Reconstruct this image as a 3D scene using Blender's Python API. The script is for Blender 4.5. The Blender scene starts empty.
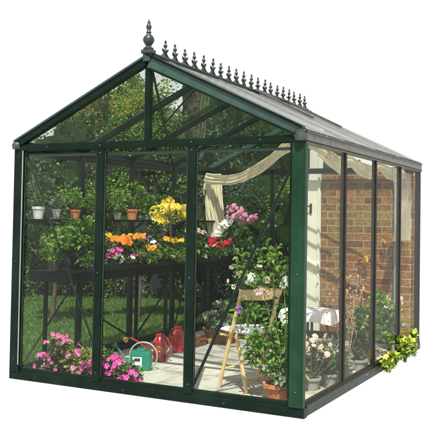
import bpy, math, random
import numpy as np
from mathutils import Vector, Matrix
random.seed(7); rng = np.random.default_rng(7)
SC = bpy.context.scene; COL = SC.collection

# ------------------------------------------------------------------ materials
def new_mat(name):
    m = bpy.data.materials.new(name); m.use_nodes = True
    nt = m.node_tree; nt.nodes.clear()
    out = nt.nodes.new('ShaderNodeOutputMaterial')
    return m, nt, out

def N(nt, t, **kw):
    n = nt.nodes.new(t)
    for k, v in kw.items():
        if k in n.inputs: n.inputs[k].default_value = v
        else: setattr(n, k, v)
    return n

def ramp(nt, fac, cols, pos=None):
    r = nt.nodes.new('ShaderNodeValToRGB'); e = r.color_ramp.elements
    pos = pos or [i / (len(cols) - 1) for i in range(len(cols))]
    while len(e) < len(cols): e.new(.5)
    for i, c in enumerate(cols):
        e[i].position = pos[i]; e[i].color = (*c, 1)
    nt.links.new(fac, r.inputs[0]); return r

def surf(name, cols, rough=.5, spec=.5, scale=8, bump=.1, bscale=60, metal=0, detail=6, coat=0, rvar=0.12):
    m, nt, out = new_mat(name)
    tc = N(nt, 'ShaderNodeTexCoord')
    n1 = N(nt, 'ShaderNodeTexNoise', Scale=scale, Detail=detail, Roughness=.65)
    nt.links.new(tc.outputs['Object'], n1.inputs['Vector'])
    r = ramp(nt, n1.outputs['Fac'], cols, [.32 + .36 * i / max(1, len(cols) - 1) for i in range(len(cols))])
    p = N(nt, 'ShaderNodeBsdfPrincipled'); p.inputs['Roughness'].default_value = rough
    p.inputs['Specular IOR Level'].default_value = spec; p.inputs['Metallic'].default_value = metal
    p.inputs['Coat Weight'].default_value = coat
    nt.links.new(r.outputs[0], p.inputs['Base Color'])
    n2 = N(nt, 'ShaderNodeTexNoise', Scale=bscale, Detail=4)
    nt.links.new(tc.outputs['Object'], n2.inputs['Vector'])
    mr = N(nt, 'ShaderNodeMapRange'); mr.inputs['To Min'].default_value = max(0, rough - rvar); mr.inputs['To Max'].default_value = rough + rvar
    nt.links.new(n1.outputs['Fac'], mr.inputs['Value']); nt.links.new(mr.outputs[0], p.inputs['Roughness'])
    b = N(nt, 'ShaderNodeBump'); b.inputs['Strength'].default_value = bump; b.inputs['Distance'].default_value = .01
    nt.links.new(n2.outputs['Fac'], b.inputs['Height']); nt.links.new(b.outputs[0], p.inputs['Normal'])
    nt.links.new(p.outputs[0], out.inputs[0]); return m

def leaf_mat(name, cols, trans=.3, rough=.5, spec=.35):
    m, nt, out = new_mat(name)
    g = N(nt, 'ShaderNodeNewGeometry')
    r = ramp(nt, g.outputs['Random Per Island'], cols)
    p = N(nt, 'ShaderNodeBsdfPrincipled'); p.inputs['Roughness'].default_value = rough
    p.inputs['Specular IOR Level'].default_value = spec
    t = N(nt, 'ShaderNodeBsdfTranslucent'); mx = N(nt, 'ShaderNodeMixShader'); mx.inputs[0].default_value = trans
    hs = N(nt, 'ShaderNodeHueSaturation'); hs.inputs['Value'].default_value = 1.5; hs.inputs['Saturation'].default_value = 1.15
    nt.links.new(r.outputs[0], p.inputs['Base Color']); nt.links.new(r.outputs[0], hs.inputs['Color'])
    nt.links.new(hs.outputs[0], t.inputs[0])
    nt.links.new(p.outputs[0], mx.inputs[1]); nt.links.new(t.outputs[0], mx.inputs[2])
    nt.links.new(mx.outputs[0], out.inputs[0]); return m

def glass_mat(name, tint, k, ior=1.45, veil=0.0, veilcol=(.3, .32, .3), grough=.02):
    """thin pane: clear, with its fresnel reflection and a little dirt or grey veil"""
    m, nt, out = new_mat(name)
    tr = N(nt, 'ShaderNodeBsdfTransparent'); tr.inputs[0].default_value = (*tint, 1)
    gl = N(nt, 'ShaderNodeBsdfGlossy'); gl.inputs['Roughness'].default_value = grough
    fr = N(nt, 'ShaderNodeFresnel'); fr.inputs['IOR'].default_value = ior
    mu = N(nt, 'ShaderNodeMath', operation='MULTIPLY'); mu.inputs[1].default_value = k
    mx = N(nt, 'ShaderNodeMixShader')
    nt.links.new(fr.outputs[0], mu.inputs[0]); nt.links.new(mu.outputs[0], mx.inputs[0])
    nt.links.new(tr.outputs[0], mx.inputs[1]); nt.links.new(gl.outputs[0], mx.inputs[2])
    last = mx
    if veil:
        tc = N(nt, 'ShaderNodeTexCoord'); no = N(nt, 'ShaderNodeTexNoise', Scale=3.0, Detail=8, Roughness=.7)
        mp = N(nt, 'ShaderNodeMapping'); mp.inputs['Scale'].default_value = (1, 1, .5)
        nt.links.new(tc.outputs['Object'], mp.inputs[0]); nt.links.new(mp.outputs[0], no.inputs['Vector'])
        mr = N(nt, 'ShaderNodeMapRange'); mr.inputs['From Min'].default_value = .3; mr.inputs['From Max'].default_value = .75
        mr.inputs['To Min'].default_value = veil * .4; mr.inputs['To Max'].default_value = veil * 1.6
        nt.links.new(no.outputs['Fac'], mr.inputs['Value'])
        df = N(nt, 'ShaderNodeBsdfDiffuse'); df.inputs[0].default_value = (*veilcol, 1)
        m2 = N(nt, 'ShaderNodeMixShader')
        nt.links.new(mr.outputs[0], m2.inputs[0]); nt.links.new(mx.outputs[0], m2.inputs[1]); nt.links.new(df.outputs[0], m2.inputs[2])
        last = m2
    nt.links.new(last.outputs[0], out.inputs[0]); return m

M = {}
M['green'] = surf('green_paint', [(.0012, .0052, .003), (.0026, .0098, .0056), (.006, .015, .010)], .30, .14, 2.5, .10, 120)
M['litgreen'] = surf('lit_green_paint', [(.0035, .020, .0085), (.006, .031, .014), (.012, .042, .022)], .32, .2, 2.5, .10, 110)  # same frame green, lightened: the light on the right post painted in
M['green2'] = surf('skylit_green_paint', [(.014, .040, .032), (.028, .064, .052)], .28, .45, 7, .06, 60)  # lighter frame green: sky gloss on the rafters put into the colour
M['gutter'] = surf('weathered_gutter', [(.05, .046, .036), (.12, .11, .09), (.04, .045, .036)], .4, .5, 9, .1, 40)
M['sideskirt'] = surf('weathered_green_skirt', [(.012, .020, .014), (.035, .045, .034), (.02, .028, .02)], .45, .25, 6, .1, 50)
M['brownframe'] = surf('weathered_dark_frame', [(.004, .004, .003), (.012, .010, .006)], .45, .12, 10, .08, 60)
M['castiron'] = surf('cast_metal', [(.012, .020, .017), (.04, .055, .048)], .4, .4, 20, .2, 80)
M['roofbar'] = surf('roof_bar', [(.03, .035, .035), (.07, .075, .07)], .45, .4, 12, .1, 60)
M['bench'] = surf('bench_green', [(.0012, .004, .003), (.003, .009, .006)], .6, .06, 6, .06, 50)
M['wood'] = surf('chair_wood', [(.52, .32, .13), (.68, .46, .22), (.6, .38, .17)], .45, .4, 14, .1, 90)
M['darkwood'] = surf('dark_wood', [(.03, .018, .01), (.07, .04, .02)], .7, .2, 14, .2, 50)
M['terracotta'] = surf('terracotta', [(.24, .09, .045), (.5, .17, .07), (.42, .24, .16)], .85, .2, 14, .2, 70)
M['whitepot'] = surf('white_ceramic', [(.28, .29, .26), (.48, .49, .46), (.58, .59, .57)], .4, .5, 12, .05, 30)
M['darkpot'] = surf('dark_pot', [(.01, .012, .01), (.03, .03, .028)], .5, .3, 6, .05, 30)
M['greypot'] = surf('grey_pot', [(.2, .21, .19), (.3, .3, .28)], .7, .3, 10, .1, 40)
M['orangepot'] = surf('orange_pot', [(.5, .2, .05), (.6, .28, .08)], .6, .3, 10, .1, 40)
M['cloth'] = surf('cream_cloth', [(.62, .54, .34), (.74, .67, .46)], .9, .1, 6, .35, 45)
M['tablecloth'] = surf('white_cloth', [(.68, .69, .70), (.78, .78, .78)], .9, .1, 5, .3, 35)
M['greencan'] = surf('green_plastic', [(.012, .15, .10), (.02, .2, .14)], .3, .45, 5, .03, 30)
M['redcan'] = surf('red_enamel', [(.28, .008, .010), (.4, .014, .016)], .18, .6, 6, .03, 30, coat=.5)
M['label'] = surf('label', [(.6, .62, .6), (.75, .76, .74)], .5, .3, 30, .02, 30)
M['ink'] = surf('ink', [(.02, .03, .03), (.03, .04, .04)], .5, .3, 30, .02, 30)
M['brass'] = surf('brass', [(.55, .36, .10), (.7, .5, .2)], .35, .5, 30, .1, 60, metal=.6)
M['hoop'] = surf('hoop', [(.22, .30, .25), (.34, .42, .36)], .4, .5, 10, .05, 40)
M['wicker'] = surf('wicker', [(.10, .055, .025), (.22, .13, .06), (.08, .045, .02)], .85, .2, 60, .6, 90)
M['soil'] = surf('soil', [(.02, .014, .01), (.05, .035, .022)], .95, .1, 30, .8, 70)
M['whitepaint'] = surf('white_paint', [(.78, .74, .64), (.86, .83, .74)], .5, .35, 4, .08, 25)
M['iron'] = surf('black_iron', [(.01, .01, .01), (.03, .03, .03)], .4, .4, 20, .1, 60)
M['pipe'] = surf('painted_pipe', [(.16, .22, .22), (.26, .33, .33)], .5, .4, 8, .1, 50)
M['bark'] = surf('bark', [(.035, .026, .018), (.09, .07, .05)], .9, .2, 12, .9, 30)
M['stem'] = surf('plant_stem', [(.10, .14, .04), (.18, .2, .08)], .7, .2, 14, .2, 50)
M['drystem'] = surf('dry_stem', [(.28, .17, .10), (.42, .28, .18)], .8, .2, 14, .2, 50)
M['lead'] = surf('galvanised', [(.25, .26, .26), (.36, .37, .36)], .5, .4, 14, .2, 50)

M['pane'] = glass_mat('clear_glass', (.96, .98, .965), .10, 1.45, .006, (.5, .52, .48))
M['pane_far'] = glass_mat('far_glass', (.97, .98, .97), .035)
M['pane_side'] = glass_mat('side_glass', (.975, .98, .955), .07, 1.45, .012, (.5, .5, .4))
M['pane_gable'] = glass_mat('gable_glass', (.96, .98, .965), .12, 1.45, .004, (.4, .43, .4))
M['pane_roof'] = glass_mat('veiled_roof_glass', (.93, .95, .94), .14, 1.4, .045, (.26, .30, .27))  # noisy grey diffuse veil mixed over the clear pane
M['pane_roof_right'] = glass_mat('grey_roof_glass', (.90, .92, .92), .35, 1.4, .16, (.34, .36, .35), .22)  # stronger grey veil and rougher reflection than the left slope

G = {
 'dark': [(.007, .020, .006), (.018, .046, .012), (.04, .09, .02), (.11, .18, .045)],
 'conifer': [(.014, .034, .020), (.03, .060, .036), (.06, .10, .06), (.12, .17, .11)],
 'mid': [(.014, .04, .008), (.04, .095, .018), (.08, .17, .034), (.17, .27, .07)],
 'bright': [(.035, .09, .012), (.08, .17, .022), (.14, .26, .04), (.22, .33, .07)],
 'olive': [(.02, .034, .009), (.055, .08, .018), (.11, .15, .035), (.27, .30, .09)],
 'lime': [(.05, .12, .02), (.12, .22, .035), (.24, .33, .06), (.48, .52, .16)],
 'grass': [(.018, .05, .008), (.045, .105, .014), (.08, .16, .022), (.12, .2, .035)],
 'grey': [(.08, .12, .07), (.13, .18, .11), (.2, .24, .16), (.3, .34, .24)],
 'ivy': [(.45, .25, .02), (.65, .35, .03), (.75, .5, .06), (.6, .2, .02)],
}
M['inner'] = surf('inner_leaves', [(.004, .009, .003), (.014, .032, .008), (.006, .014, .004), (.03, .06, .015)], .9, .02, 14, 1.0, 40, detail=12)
for k, v in G.items(): M['leaf_' + k] = leaf_mat('leaf_' + k, v, .32 if k != 'dark' else .22)
F = {
 'pink': [(.50, .05, .22), (.66, .10, .34), (.8, .28, .48)],
 'magenta': [(.40, .02, .20), (.60, .05, .33), (.74, .16, .46)],
 'palepink': [(.70, .42, .42), (.82, .58, .56), (.85, .70, .66)],
 'mauve': [(.55, .16, .36), (.68, .28, .48), (.8, .45, .6)],
 'white': [(.75, .75, .70), (.82, .82, .78), (.85, .84, .82)],
 'yellow': [(.72, .55, .04), (.82, .68, .10), (.86, .78, .25)],
 'gold': [(.78, .42, .02), (.85, .52, .03), (.85, .62, .08)],
 'orange': [(.72, .16, .01), (.8, .26, .02), (.82, .34, .03)],
 'purple': [(.16, .05, .22), (.24, .08, .32), (.3, .12, .4)],
 'red': [(.5, .01, .03), (.65, .02, .05), (.72, .05, .12)],
 'plum': [(.20, .02, .10), (.32, .04, .18), (.42, .08, .28)],
}
for k, v in F.items(): M['flower_' + k] = leaf_mat('flower_' + k, v, .25, .6, .2)

# ------------------------------------------------------------------ object helpers
def link_mesh(name, verts, faces, mat, parent=None, smooth=False, loc=None):
    me = bpy.data.meshes.new(name)
    me.from_pydata([tuple(v) for v in verts], [], faces); me.update()
    if smooth: me.polygons.foreach_set('use_smooth', [True] * len(me.polygons))
    o = bpy.data.objects.new(name, me); COL.objects.link(o)
    for mm in (mat if isinstance(mat, (list, tuple)) else [mat]): me.materials.append(mm)
    if parent: o.parent = parent
    if loc: o.location = loc
    return o

def thing(name, label, cat, loc=(0, 0, 0), group=None, rot=0):
    o = bpy.data.objects.new(name, None); COL.objects.link(o)
    o.location = loc; o.rotation_euler = (0, 0, rot); o.empty_display_size = .1
    o['label'] = label; o['category'] = cat
    if group: o['group'] = group
    return o

def tag(o, label, cat, group=None):
    o['label'] = label; o['category'] = cat
    if group: o['group'] = group
    return o

class MB:
    def __init__(s): s.v = []; s.f = []
    def add(s, v, f):
        b = len(s.v); s.v += [tuple(x) for x in v]; s.f += [tuple(i + b for i in q) for q in f]; return s
    def bar(s, a, b, w, h, up=(0, 0, 1), ch=.005):
        """chamfered bar from a to b; w across, h along 'up'"""
        a = Vector(a); b = Vector(b); d = (b - a).normalized(); up = Vector(up)
        x = d.cross(up).normalized(); y = x.cross(d).normalized()
        ch = min(ch, w * .3, h * .3); W = w / 2; H = h / 2
        pr = [(W - ch, -H), (W, -H + ch), (W, H - ch), (W - ch, H), (-W + ch, H), (-W, H - ch), (-W, -H + ch), (-W + ch, -H)]
        v = [a + x * p + y * q for p, q in pr] + [b + x * p + y * q for p, q in pr]
        f = [(i, (i + 1) % 8, (i + 1) % 8 + 8, i + 8) for i in range(8)] + [tuple(range(7, -1, -1)), tuple(range(8, 16))]
        return s.add(v, f)
    def box(s, c, size, ch=.004):
        c = Vector(c)
        return s.bar(c - Vector((0, 0, size[2] / 2)), c + Vector((0, 0, size[2] / 2)), size[0], size[1], (0, 1, 0), ch)
    def tube(s, pts, r, n=8, cap=True):
        pts = [Vector(p) for p in pts]; m = len(pts); rr = r if isinstance(r, (list, tuple)) else [r] * m
        v = []; ref = Vector((.123, .4, 1)).normalized()
        for i, p in enumerate(pts):
            d = (pts[min(i + 1, m - 1)] - pts[max(i - 1, 0)]).normalized()
            if abs(d.dot(ref)) > .97: ref = Vector((1, .1, 0)).normalized()
            x = d.cross(ref).normalized(); y = x.cross(d)
            for k in range(n):
                a = 2 * math.pi * k / n; v.append(p + (x * math.cos(a) + y * math.sin(a)) * rr[i])
        f = [(i * n + k, i * n + (k + 1) % n, (i + 1) * n + (k + 1) % n, (i + 1) * n + k) for i in range(m - 1) for k in range(n)]
        if cap: f += [tuple(range(n - 1, -1, -1)), tuple((m - 1) * n + k for k in range(n))]
        return s.add(v, f)
    def lathe(s, prof, c=(0, 0, 0), n=20, cap=True):
        c = Vector(c); v = []; m = len(prof)
        for r, z in prof:
            for k in range(n):
                a = 2 * math.pi * k / n; v.append(c + Vector((r * math.cos(a), r * math.sin(a), z)))
        f = [(i * n + k, i * n + (k + 1) % n, (i + 1) * n + (k + 1) % n, (i + 1) * n + k) for i in range(m - 1) for k in range(n)]
        if cap: f += [tuple(range(n - 1, -1, -1)), tuple((m - 1) * n + k for k in range(n))]
        return s.add(v, f)
    def build(s, name, mat, parent=None, smooth=False, loc=None):
        o = link_mesh(name, s.v, s.f, mat, parent, False, loc)
        if smooth:
            o.data.polygons.foreach_set('use_smooth', [True] * len(o.data.polygons))
            o.data.set_sharp_from_angle(angle=math.radians(40))
        return o

def bar(name, a, b, w, h, mat, parent, up=(0, 0, 1)):
    return MB().bar(a, b, w, h, up).build(name, mat, parent)

# ---- added sight planes from EYE past the frame: planting behind is cut to them
W2, L, HE, HA = 1.5, 3.717, 2.227, 2.955
EYE = np.array([3.7705, -5.6093, 1.5606])
def _plane(a, b, inside):
    a = np.array(a) - EYE; b = np.array(b) - EYE; n = np.cross(a, b); n /= np.linalg.norm(n)
    if n @ (np.array(inside) - EYE) < 0: n = -n
    return n
INS = (-1.0, 3.0, 1.0)
PLANES = [_plane((-1.455, 0, 0), (-1.455, 0, 2), INS),
          _plane((-1.5, 0, 2.205), (0, 0, 2.925), INS),
          _plane((0, 0, 2.955), (0, L, 2.945), INS),
          _plane((0, L, 2.945), (1.5, L, 2.2), INS),
          _plane((1.475, L, 0), (1.475, L, 2), INS)]
def keep(P, m=0.0):
    P = np.asarray(P, float) - EYE; d = np.linalg.norm(P, axis=-1)
    k = np.ones(P.shape[:-1], bool)
    for n in PLANES: k &= (P @ n) > m
    return k

# ------------------------------------------------------------------ foliage
def unit(a): return a / (np.linalg.norm(a, axis=1, keepdims=True) + 1e-9)
def leaves(name, C, size, mat, parent, D=None, aspect=.42, up=.5, outward=None, trim=False, fold=.18, droop=.25, fine=True, zmin=None):
    """C: points (local), each gets one small folded leaf"""
    C = np.asarray(C, float); n = len(C)
    if D is None:
        D = rng.normal(size=(n, 3)); D[:, 2] *= .6
        if outward is not None: D += unit(outward) * 1.1
    D = unit(D)
    nr = rng.normal(size=(n, 3)) * .6; nr[:, 2] += up * 1.6
    S = unit(np.cross(D, nr)); Nn = np.cross(S, D)
    s = (size * rng.uniform(.6, 1.3, n))[:, None]
    base = C; tip = C + D * s - np.array([0, 0, 1]) * s * droop
    mid = C + D * s * .45
    Lf = mid + S * s * aspect * .8 + Nn * s * fold; Rt = mid - S * s * aspect * .8 + Nn * s * fold
    if trim:
        pm = parent.matrix_world if parent else Matrix()
        off = np.array(parent.location if parent else (0, 0, 0))
        k = keep(base + off) & keep(tip + off) & keep(Lf + off) & keep(Rt + off)
        base, tip, Lf, Rt = base[k], tip[k], Lf[k], Rt[k]; n = len(base)
    if zmin is not None:
        k = (tip[:, 2] > zmin) & (Lf[:, 2] > zmin) & (Rt[:, 2] > zmin); base, tip, Lf, Rt = base[k], tip[k], Lf[k], Rt[k]; n = len(base)
    if fine:
        L2 = base + (tip - base) * .70 + (Lf - (base + (tip - base) * .45)) * .78; R2_ = base + (tip - base) * .70 + (Rt - (base + (tip - base) * .45)) * .78
        L1 = base + (Lf - base) * .62 + (Lf - base - (tip - base) * .45) * .22; R1 = base + (Rt - base) * .62 + (Rt - base - (tip - base) * .45) * .22
        V = np.stack([base, L1, L2, tip, R2_, R1], 1).reshape(-1, 3); i = np.arange(n) * 6
        Fc = np.stack([i, i + 1, i + 2, i + 3, i, i + 3, i + 4, i + 5], 1).reshape(-1, 4)
    else:
        V = np.stack([base, Lf, tip, Rt], 1).reshape(-1, 3)
        i = np.arange(n) * 4
        Fc = np.stack([i, i + 1, i + 2, i, i + 2, i + 3], 1).reshape(-1, 3)
    q = Fc.shape[1]
    me = bpy.data.meshes.new(name)
    me.vertices.add(len(V)); me.vertices.foreach_set('co', V.ravel())
    me.loops.add(len(Fc) * q); me.loops.foreach_set('vertex_index', Fc.ravel().astype(np.int32))
    me.polygons.add(len(Fc)); me.polygons.foreach_set('loop_start', (np.arange(len(Fc)) * q).astype(np.int32))
    me.update(calc_edges=True); me.validate()
    me.materials.append(mat)
    o = bpy.data.objects.new(name, me); COL.objects.link(o); o.parent = parent
    return o

def cloud(n, c, r, clumps=30, cr=.25, shell=.5, cut=None):
    """clumped points in an ellipsoid, denser to the outside"""
    c = np.array(c, float); r = np.array(r, float)
    d = unit(rng.normal(size=(clumps, 3))); rad = shell + (1 - shell) * rng.random((clumps, 1)) ** .6
    cc = d * rad * .9
    idx = rng.integers(0, clumps, n)
    sz = rng.uniform(.5, 1.3, clumps)[idx][:, None]
    p = cc[idx] + unit(rng.normal(size=(n, 3))) * rng.random((n, 1)) ** .5 * cr * sz
    return c + p * r, unit(p)

_bl = {}
def bloom_mesh(kind, mat):
    key = (kind, mat.name)
    if key in _bl: return _bl[key]
    m = MB()
    if kind == 'open': layers = [(5, 1.0, .12, .62, 0)]
    elif kind == 'double': layers = [(7, 1.0, .05, .42, 0), (6, .75, .28, .42, .4), (4, .45, .5, .4, .9)]
    elif kind == 'daisy': layers = [(11, 1.0, .05, .26, 0), (11, .8, .15, .24, .3)]
    elif kind == 'bell': layers = [(4, 1.0, .6, .6, 0)]
    for n, R, lift, w, ph in layers:
        for k in range(n):
            a = 2 * math.pi * k / n + ph; ca, sa = math.cos(a), math.sin(a)
            def P(r, t, z): return (r * ca - t * sa, r * sa + t * ca, z)
            m.add([P(.05, 0, 0), P(R * .5, w * .55 * R, lift * .6), P(R * .95, w * .62 * R, lift * .9), P(R * 1.02, 0, lift), P(R * .95, -w * .62 * R, lift * .9), P(R * .5, -w * .55 * R, lift * .6)],
                  [(0, 1, 2, 3), (0, 3, 4, 5)])
    me = bpy.data.meshes.new('flower'); me.from_pydata(m.v, [], m.f); me.update(); me.materials.append(mat)
    _bl[key] = me; return me

def blooms(parent, P, size, color, kind='open', face=(.4, -.8, .5), spread=.6):
    me = bloom_mesh(kind, M['flower_' + color])
    for p in P:
        o = bpy.data.objects.new('flower', me); COL.objects.link(o); o.parent = parent
        d = Vector(face) + Vector(rng.normal(size=3) * spread)
        o.matrix_local = Matrix.Translation(Vector(p)) @ d.to_track_quat('Z', 'Y').to_matrix().to_4x4() @ Matrix.Scale(size / 2 * random.uniform(.75, 1.2), 4)

def pot(parent, r, h, mat, soil=True, z=0):
    m = MB(); m.lathe([(r * .70, z), (r * .92, z + h * .8), (r * 1.05, z + h * .8), (r * 1.05, z + h), (r * .9, z + h), (r * .86, z + h * .86), (.001, z + h * .86)], n=20)
    o = m.build('pot', mat, parent, True)
    if soil:
        MB().lathe([(.001, z + h * .9), (r * .87, z + h * .9)], cap=False).build('soil', M['soil'], parent)
    return o

def stems(parent, tops, base=(0, 0, 0), r=.004, mat=None, sag=.1, name='stem'):
    m = MB(); b = Vector(base)
    for t in tops:
        t = Vector(t); mid = b.lerp(t, .5) + Vector(rng.normal(size=3) * sag * (t - b).length * .4)
        m.tube([b + Vector(rng.normal(size=3) * .01), b.lerp(mid, .6), mid, mid.lerp(t, .55) + Vector(rng.normal(size=3) * .01), t], [r * 1.4, r * 1.2, r, r, r * .6], 5)
    return m.build(name, mat or M['stem'], parent, True)

# ------------------------------------------------------------------ setting
# lawn: one slightly uneven sheet behind and beside the greenhouse
def sheet(name, poly, z, mat, th=.03):
    n = len(poly); v = [(x, y, z) for x, y in poly] + [(x, y, z - th) for x, y in poly]
    f = [tuple(range(n)), tuple(range(2 * n - 1, n - 1, -1))] + [(i, i + n, (i + 1) % n + n, (i + 1) % n) for i in range(n)]
    o = link_mesh(name, v, f, mat); o['kind'] = 'structure'; return o
M['lawn'] = surf('lawn_ground', [(.010, .024, .006), (.035, .075, .014), (.018, .045, .008)], .95, .1, 1.1, .8, 60, detail=10)
LAWN = [(-1.53, .08), (-7.9, 7.0), (-7.6, 8.5), (-.75, 8.5), (1.40, 3.80), (-1.53, 3.72)]
sheet('lawn', LAWN, .02, M['lawn'], .018)
# patio slabs
def patio():
    m, nt, out = new_mat('patio_stone')
    tc = N(nt, 'ShaderNodeTexCoord'); mp = N(nt, 'ShaderNodeMapping'); mp.inputs['Location'].default_value = (.12, .3, 0)
    nt.links.new(tc.outputs['Object'], mp.inputs[0])
    b = N(nt, 'ShaderNodeTexBrick'); b.offset = .5; b.inputs['Scale'].default_value = 1
    b.inputs['Brick Width'].default_value = .62; b.inputs['Row Height'].default_value = .62; b.inputs['Mortar Size'].default_value = .007
    b.inputs['Color1'].default_value = (.36, .345, .31, 1); b.inputs['Color2'].default_value = (.42, .40, .36, 1); b.inputs['Mortar'].default_value = (.2, .19, .165, 1)
    nt.links.new(mp.outputs[0], b.inputs['Vector'])
    n = N(nt, 'ShaderNodeTexNoise', Scale=5, Detail=10, Roughness=.7); nt.links.new(tc.outputs['Object'], n.inputs['Vector'])
    r = ramp(nt, n.outputs['Fac'], [(.55, .54, .50), (1, 1, 1), (1.12, 1.1, 1.05)], [.34, .52, .7])
    mx = N(nt, 'ShaderNodeMix', data_type='RGBA', blend_type='MULTIPLY'); mx.inputs[0].default_value = 1
    nt.links.new(b.outputs[0], mx.inputs[6]); nt.links.new(r.outputs[0], mx.inputs[7])
    p = N(nt, 'ShaderNodeBsdfPrincipled'); p.inputs['Roughness'].default_value = .85
    nt.links.new(mx.outputs[2], p.inputs['Base Color'])
    bu = N(nt, 'ShaderNodeBump'); bu.inputs['Strength'].default_value = .25; bu.inputs['Distance'].default_value = .01
    n2 = N(nt, 'ShaderNodeTexNoise', Scale=40, Detail=6); nt.links.new(tc.outputs['Object'], n2.inputs['Vector'])
    nt.links.new(n2.outputs['Fac'], bu.inputs['Height']); nt.links.new(bu.outputs[0], p.inputs['Normal'])
    nt.links.new(p.outputs[0], out.inputs[0]); return m
pf = sheet('patio_floor', [(-1.44, .06), (1.44, .06), (1.44, 3.66), (-1.44, 3.66)], .03, patio(), .028)

# grass blades on the lawn
def in_poly(P, poly):
    x, y = P[:, 0], P[:, 1]; c = np.zeros(len(P), bool); j = len(poly) - 1
    for i in range(len(poly)):
        xi, yi = poly[i]; xj, yj = poly[j]
        c ^= ((yi > y) != (yj > y)) & (x < (xj - xi) * (y - yi) / (yj - yi + 1e-12) + xi); j = i
    return c
P = rng.uniform((-8, 0), (1.4, 6.5), (90000, 2)); P = P[in_poly(P, LAWN)]
P = P[~((P[:, 0] > -1.5) & (P[:, 1] < 3.72))]
C = np.column_stack([P, np.full(len(P), .018)]); D = rng.normal(size=(len(P), 3)) * .45; D[:, 2] = 1
g = leaves('grass', C, .05, M['leaf_grass'], None, D, aspect=.12, up=0, trim=True, fold=.02, droop=.1, fine=False); g['kind'] = 'stuff'

# brick house wall
def brick_mat():
    m, nt, out = new_mat('old_brick')
    tc = N(nt, 'ShaderNodeTexCoord'); sx = N(nt, 'ShaderNodeSeparateXYZ'); cx = N(nt, 'ShaderNodeCombineXYZ')
    nt.links.new(tc.outputs['Object'], sx.inputs[0])
    ad = N(nt, 'ShaderNodeMath', operation='ADD'); nt.links.new(sx.outputs['X'], ad.inputs[0]); nt.links.new(sx.outputs['Y'], ad.inputs[1])
    nz = N(nt, 'ShaderNodeTexNoise', Scale=9, Detail=3); nt.links.new(tc.outputs['Object'], nz.inputs['Vector'])
    wv = N(nt, 'ShaderNodeMath', operation='MULTIPLY_ADD'); wv.inputs[1].default_value = .012
    nt.links.new(nz.outputs['Fac'], wv.inputs[0]); nt.links.new(sx.outputs['Z'], wv.inputs[2])
    nt.links.new(ad.outputs[0], cx.inputs['X']); nt.links.new(wv.outputs[0], cx.inputs['Y'])
    b = N(nt, 'ShaderNodeTexBrick'); b.offset = .5; b.inputs['Scale'].default_value = 1
    b.inputs['Brick Width'].default_value = .245; b.inputs['Row Height'].default_value = .093; b.inputs['Mortar Size'].default_value = .006
    b.inputs['Mortar Smooth'].default_value = .25; b.inputs['Bias'].default_value = 0
    b.inputs['Color1'].default_value = (0, 0, 0, 1); b.inputs['Color2'].default_value = (1, 1, 1, 1); b.inputs['Mortar'].default_value = (.5, .5, .5, 1)
    nt.links.new(cx.outputs[0], b.inputs['Vector'])
    red = ramp(nt, b.outputs['Color'], [(.24, .065, .025), (.50, .15, .05), (.38, .15, .055), (.60, .24, .085)])
    yel = ramp(nt, b.outputs['Color'], [(.26, .14, .045), (.46, .29, .085), (.36, .24, .07), (.55, .30, .10)])
    n1 = N(nt, 'ShaderNodeTexNoise', Scale=1.6, Detail=5, Roughness=.6); nt.links.new(tc.outputs['Object'], n1.inputs['Vector'])
    fr = ramp(nt, n1.outputs['Fac'], [(0, 0, 0), (1, 1, 1)], [.42, .58])
    mx = N(nt, 'ShaderNodeMix', data_type='RGBA'); nt.links.new(fr.outputs[0], mx.inputs[0]); nt.links.new(red.outputs[0], mx.inputs[6]); nt.links.new(yel.outputs[0], mx.inputs[7])
    n2 = N(nt, 'ShaderNodeTexNoise', Scale=22, Detail=8, Roughness=.8); nt.links.new(tc.outputs['Object'], n2.inputs['Vector'])
    sp = ramp(nt, n2.outputs['Fac'], [(.22, .21, .18), (.95, .95, .95), (1.4, 1.35, 1.2)], [.36, .52, .66])
    m2 = N(nt, 'ShaderNodeMix', data_type='RGBA', blend_type='MULTIPLY'); m2.inputs[0].default_value = 1
    nt.links.new(mx.outputs[2], m2.inputs[6]); nt.links.new(sp.outputs[0], m2.inputs[7])
    m3 = N(nt, 'ShaderNodeMix', data_type='RGBA'); m3.inputs[7].default_value = (.58, .50, .36, 1)
    nt.links.new(b.outputs['Fac'], m3.inputs[0]); nt.links.new(m2.outputs[2], m3.inputs[6])
    p = N(nt, 'ShaderNodeBsdfPrincipled'); p.inputs['Roughness'].default_value = .9; p.inputs['Specular IOR Level'].default_value = .2
    nt.links.new(m3.outputs[2], p.inputs['Base Color'])
    sub = N(nt, 'ShaderNodeMath', operation='MULTIPLY_ADD'); sub.inputs[1].default_value = -.8
    nt.links.new(b.outputs['Fac'], sub.inputs[0]); nt.links.new(n2.outputs['Fac'], sub.inputs[2])
    bu = N(nt, 'ShaderNodeBump'); bu.inputs['Strength'].default_value = 1; bu.inputs['Distance'].default_value = .03
    nt.links.new(sub.outputs[0], bu.inputs['Height']); nt.links.new(bu.outputs[0], p.inputs['Normal'])
    nt.links.new(p.outputs[0], out.inputs[0]); return m
hw = thing('house_wall', 'old yellow and red brick house wall behind the far end of the greenhouse', 'wall', (0, 3.82, 0))
MB().box((.765, .07, 1.10), (1.21, .14, 2.2), .003).build('brickwork', brick_mat(), hw)
dr = MB().box((.005, .04, 1.24), (.285, .07, 2.48)).build('door_frame', M['whitepaint'], hw)
MB().box((.125, -.001, 1.24), (.03, .03, 2.46)).build('moulding', M['whitepaint'], dr)
m = MB(); m.box((.01, -.005, 1.70), (.03, .02, .13)); m.tube([(.01, -.01, 1.73), (.01, -.05, 1.73), (-.03, -.055, 1.725), (-.05, -.05, 1.70)], .010, 8)
m.build('door_handle', M['iron'], dr, True)
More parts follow.
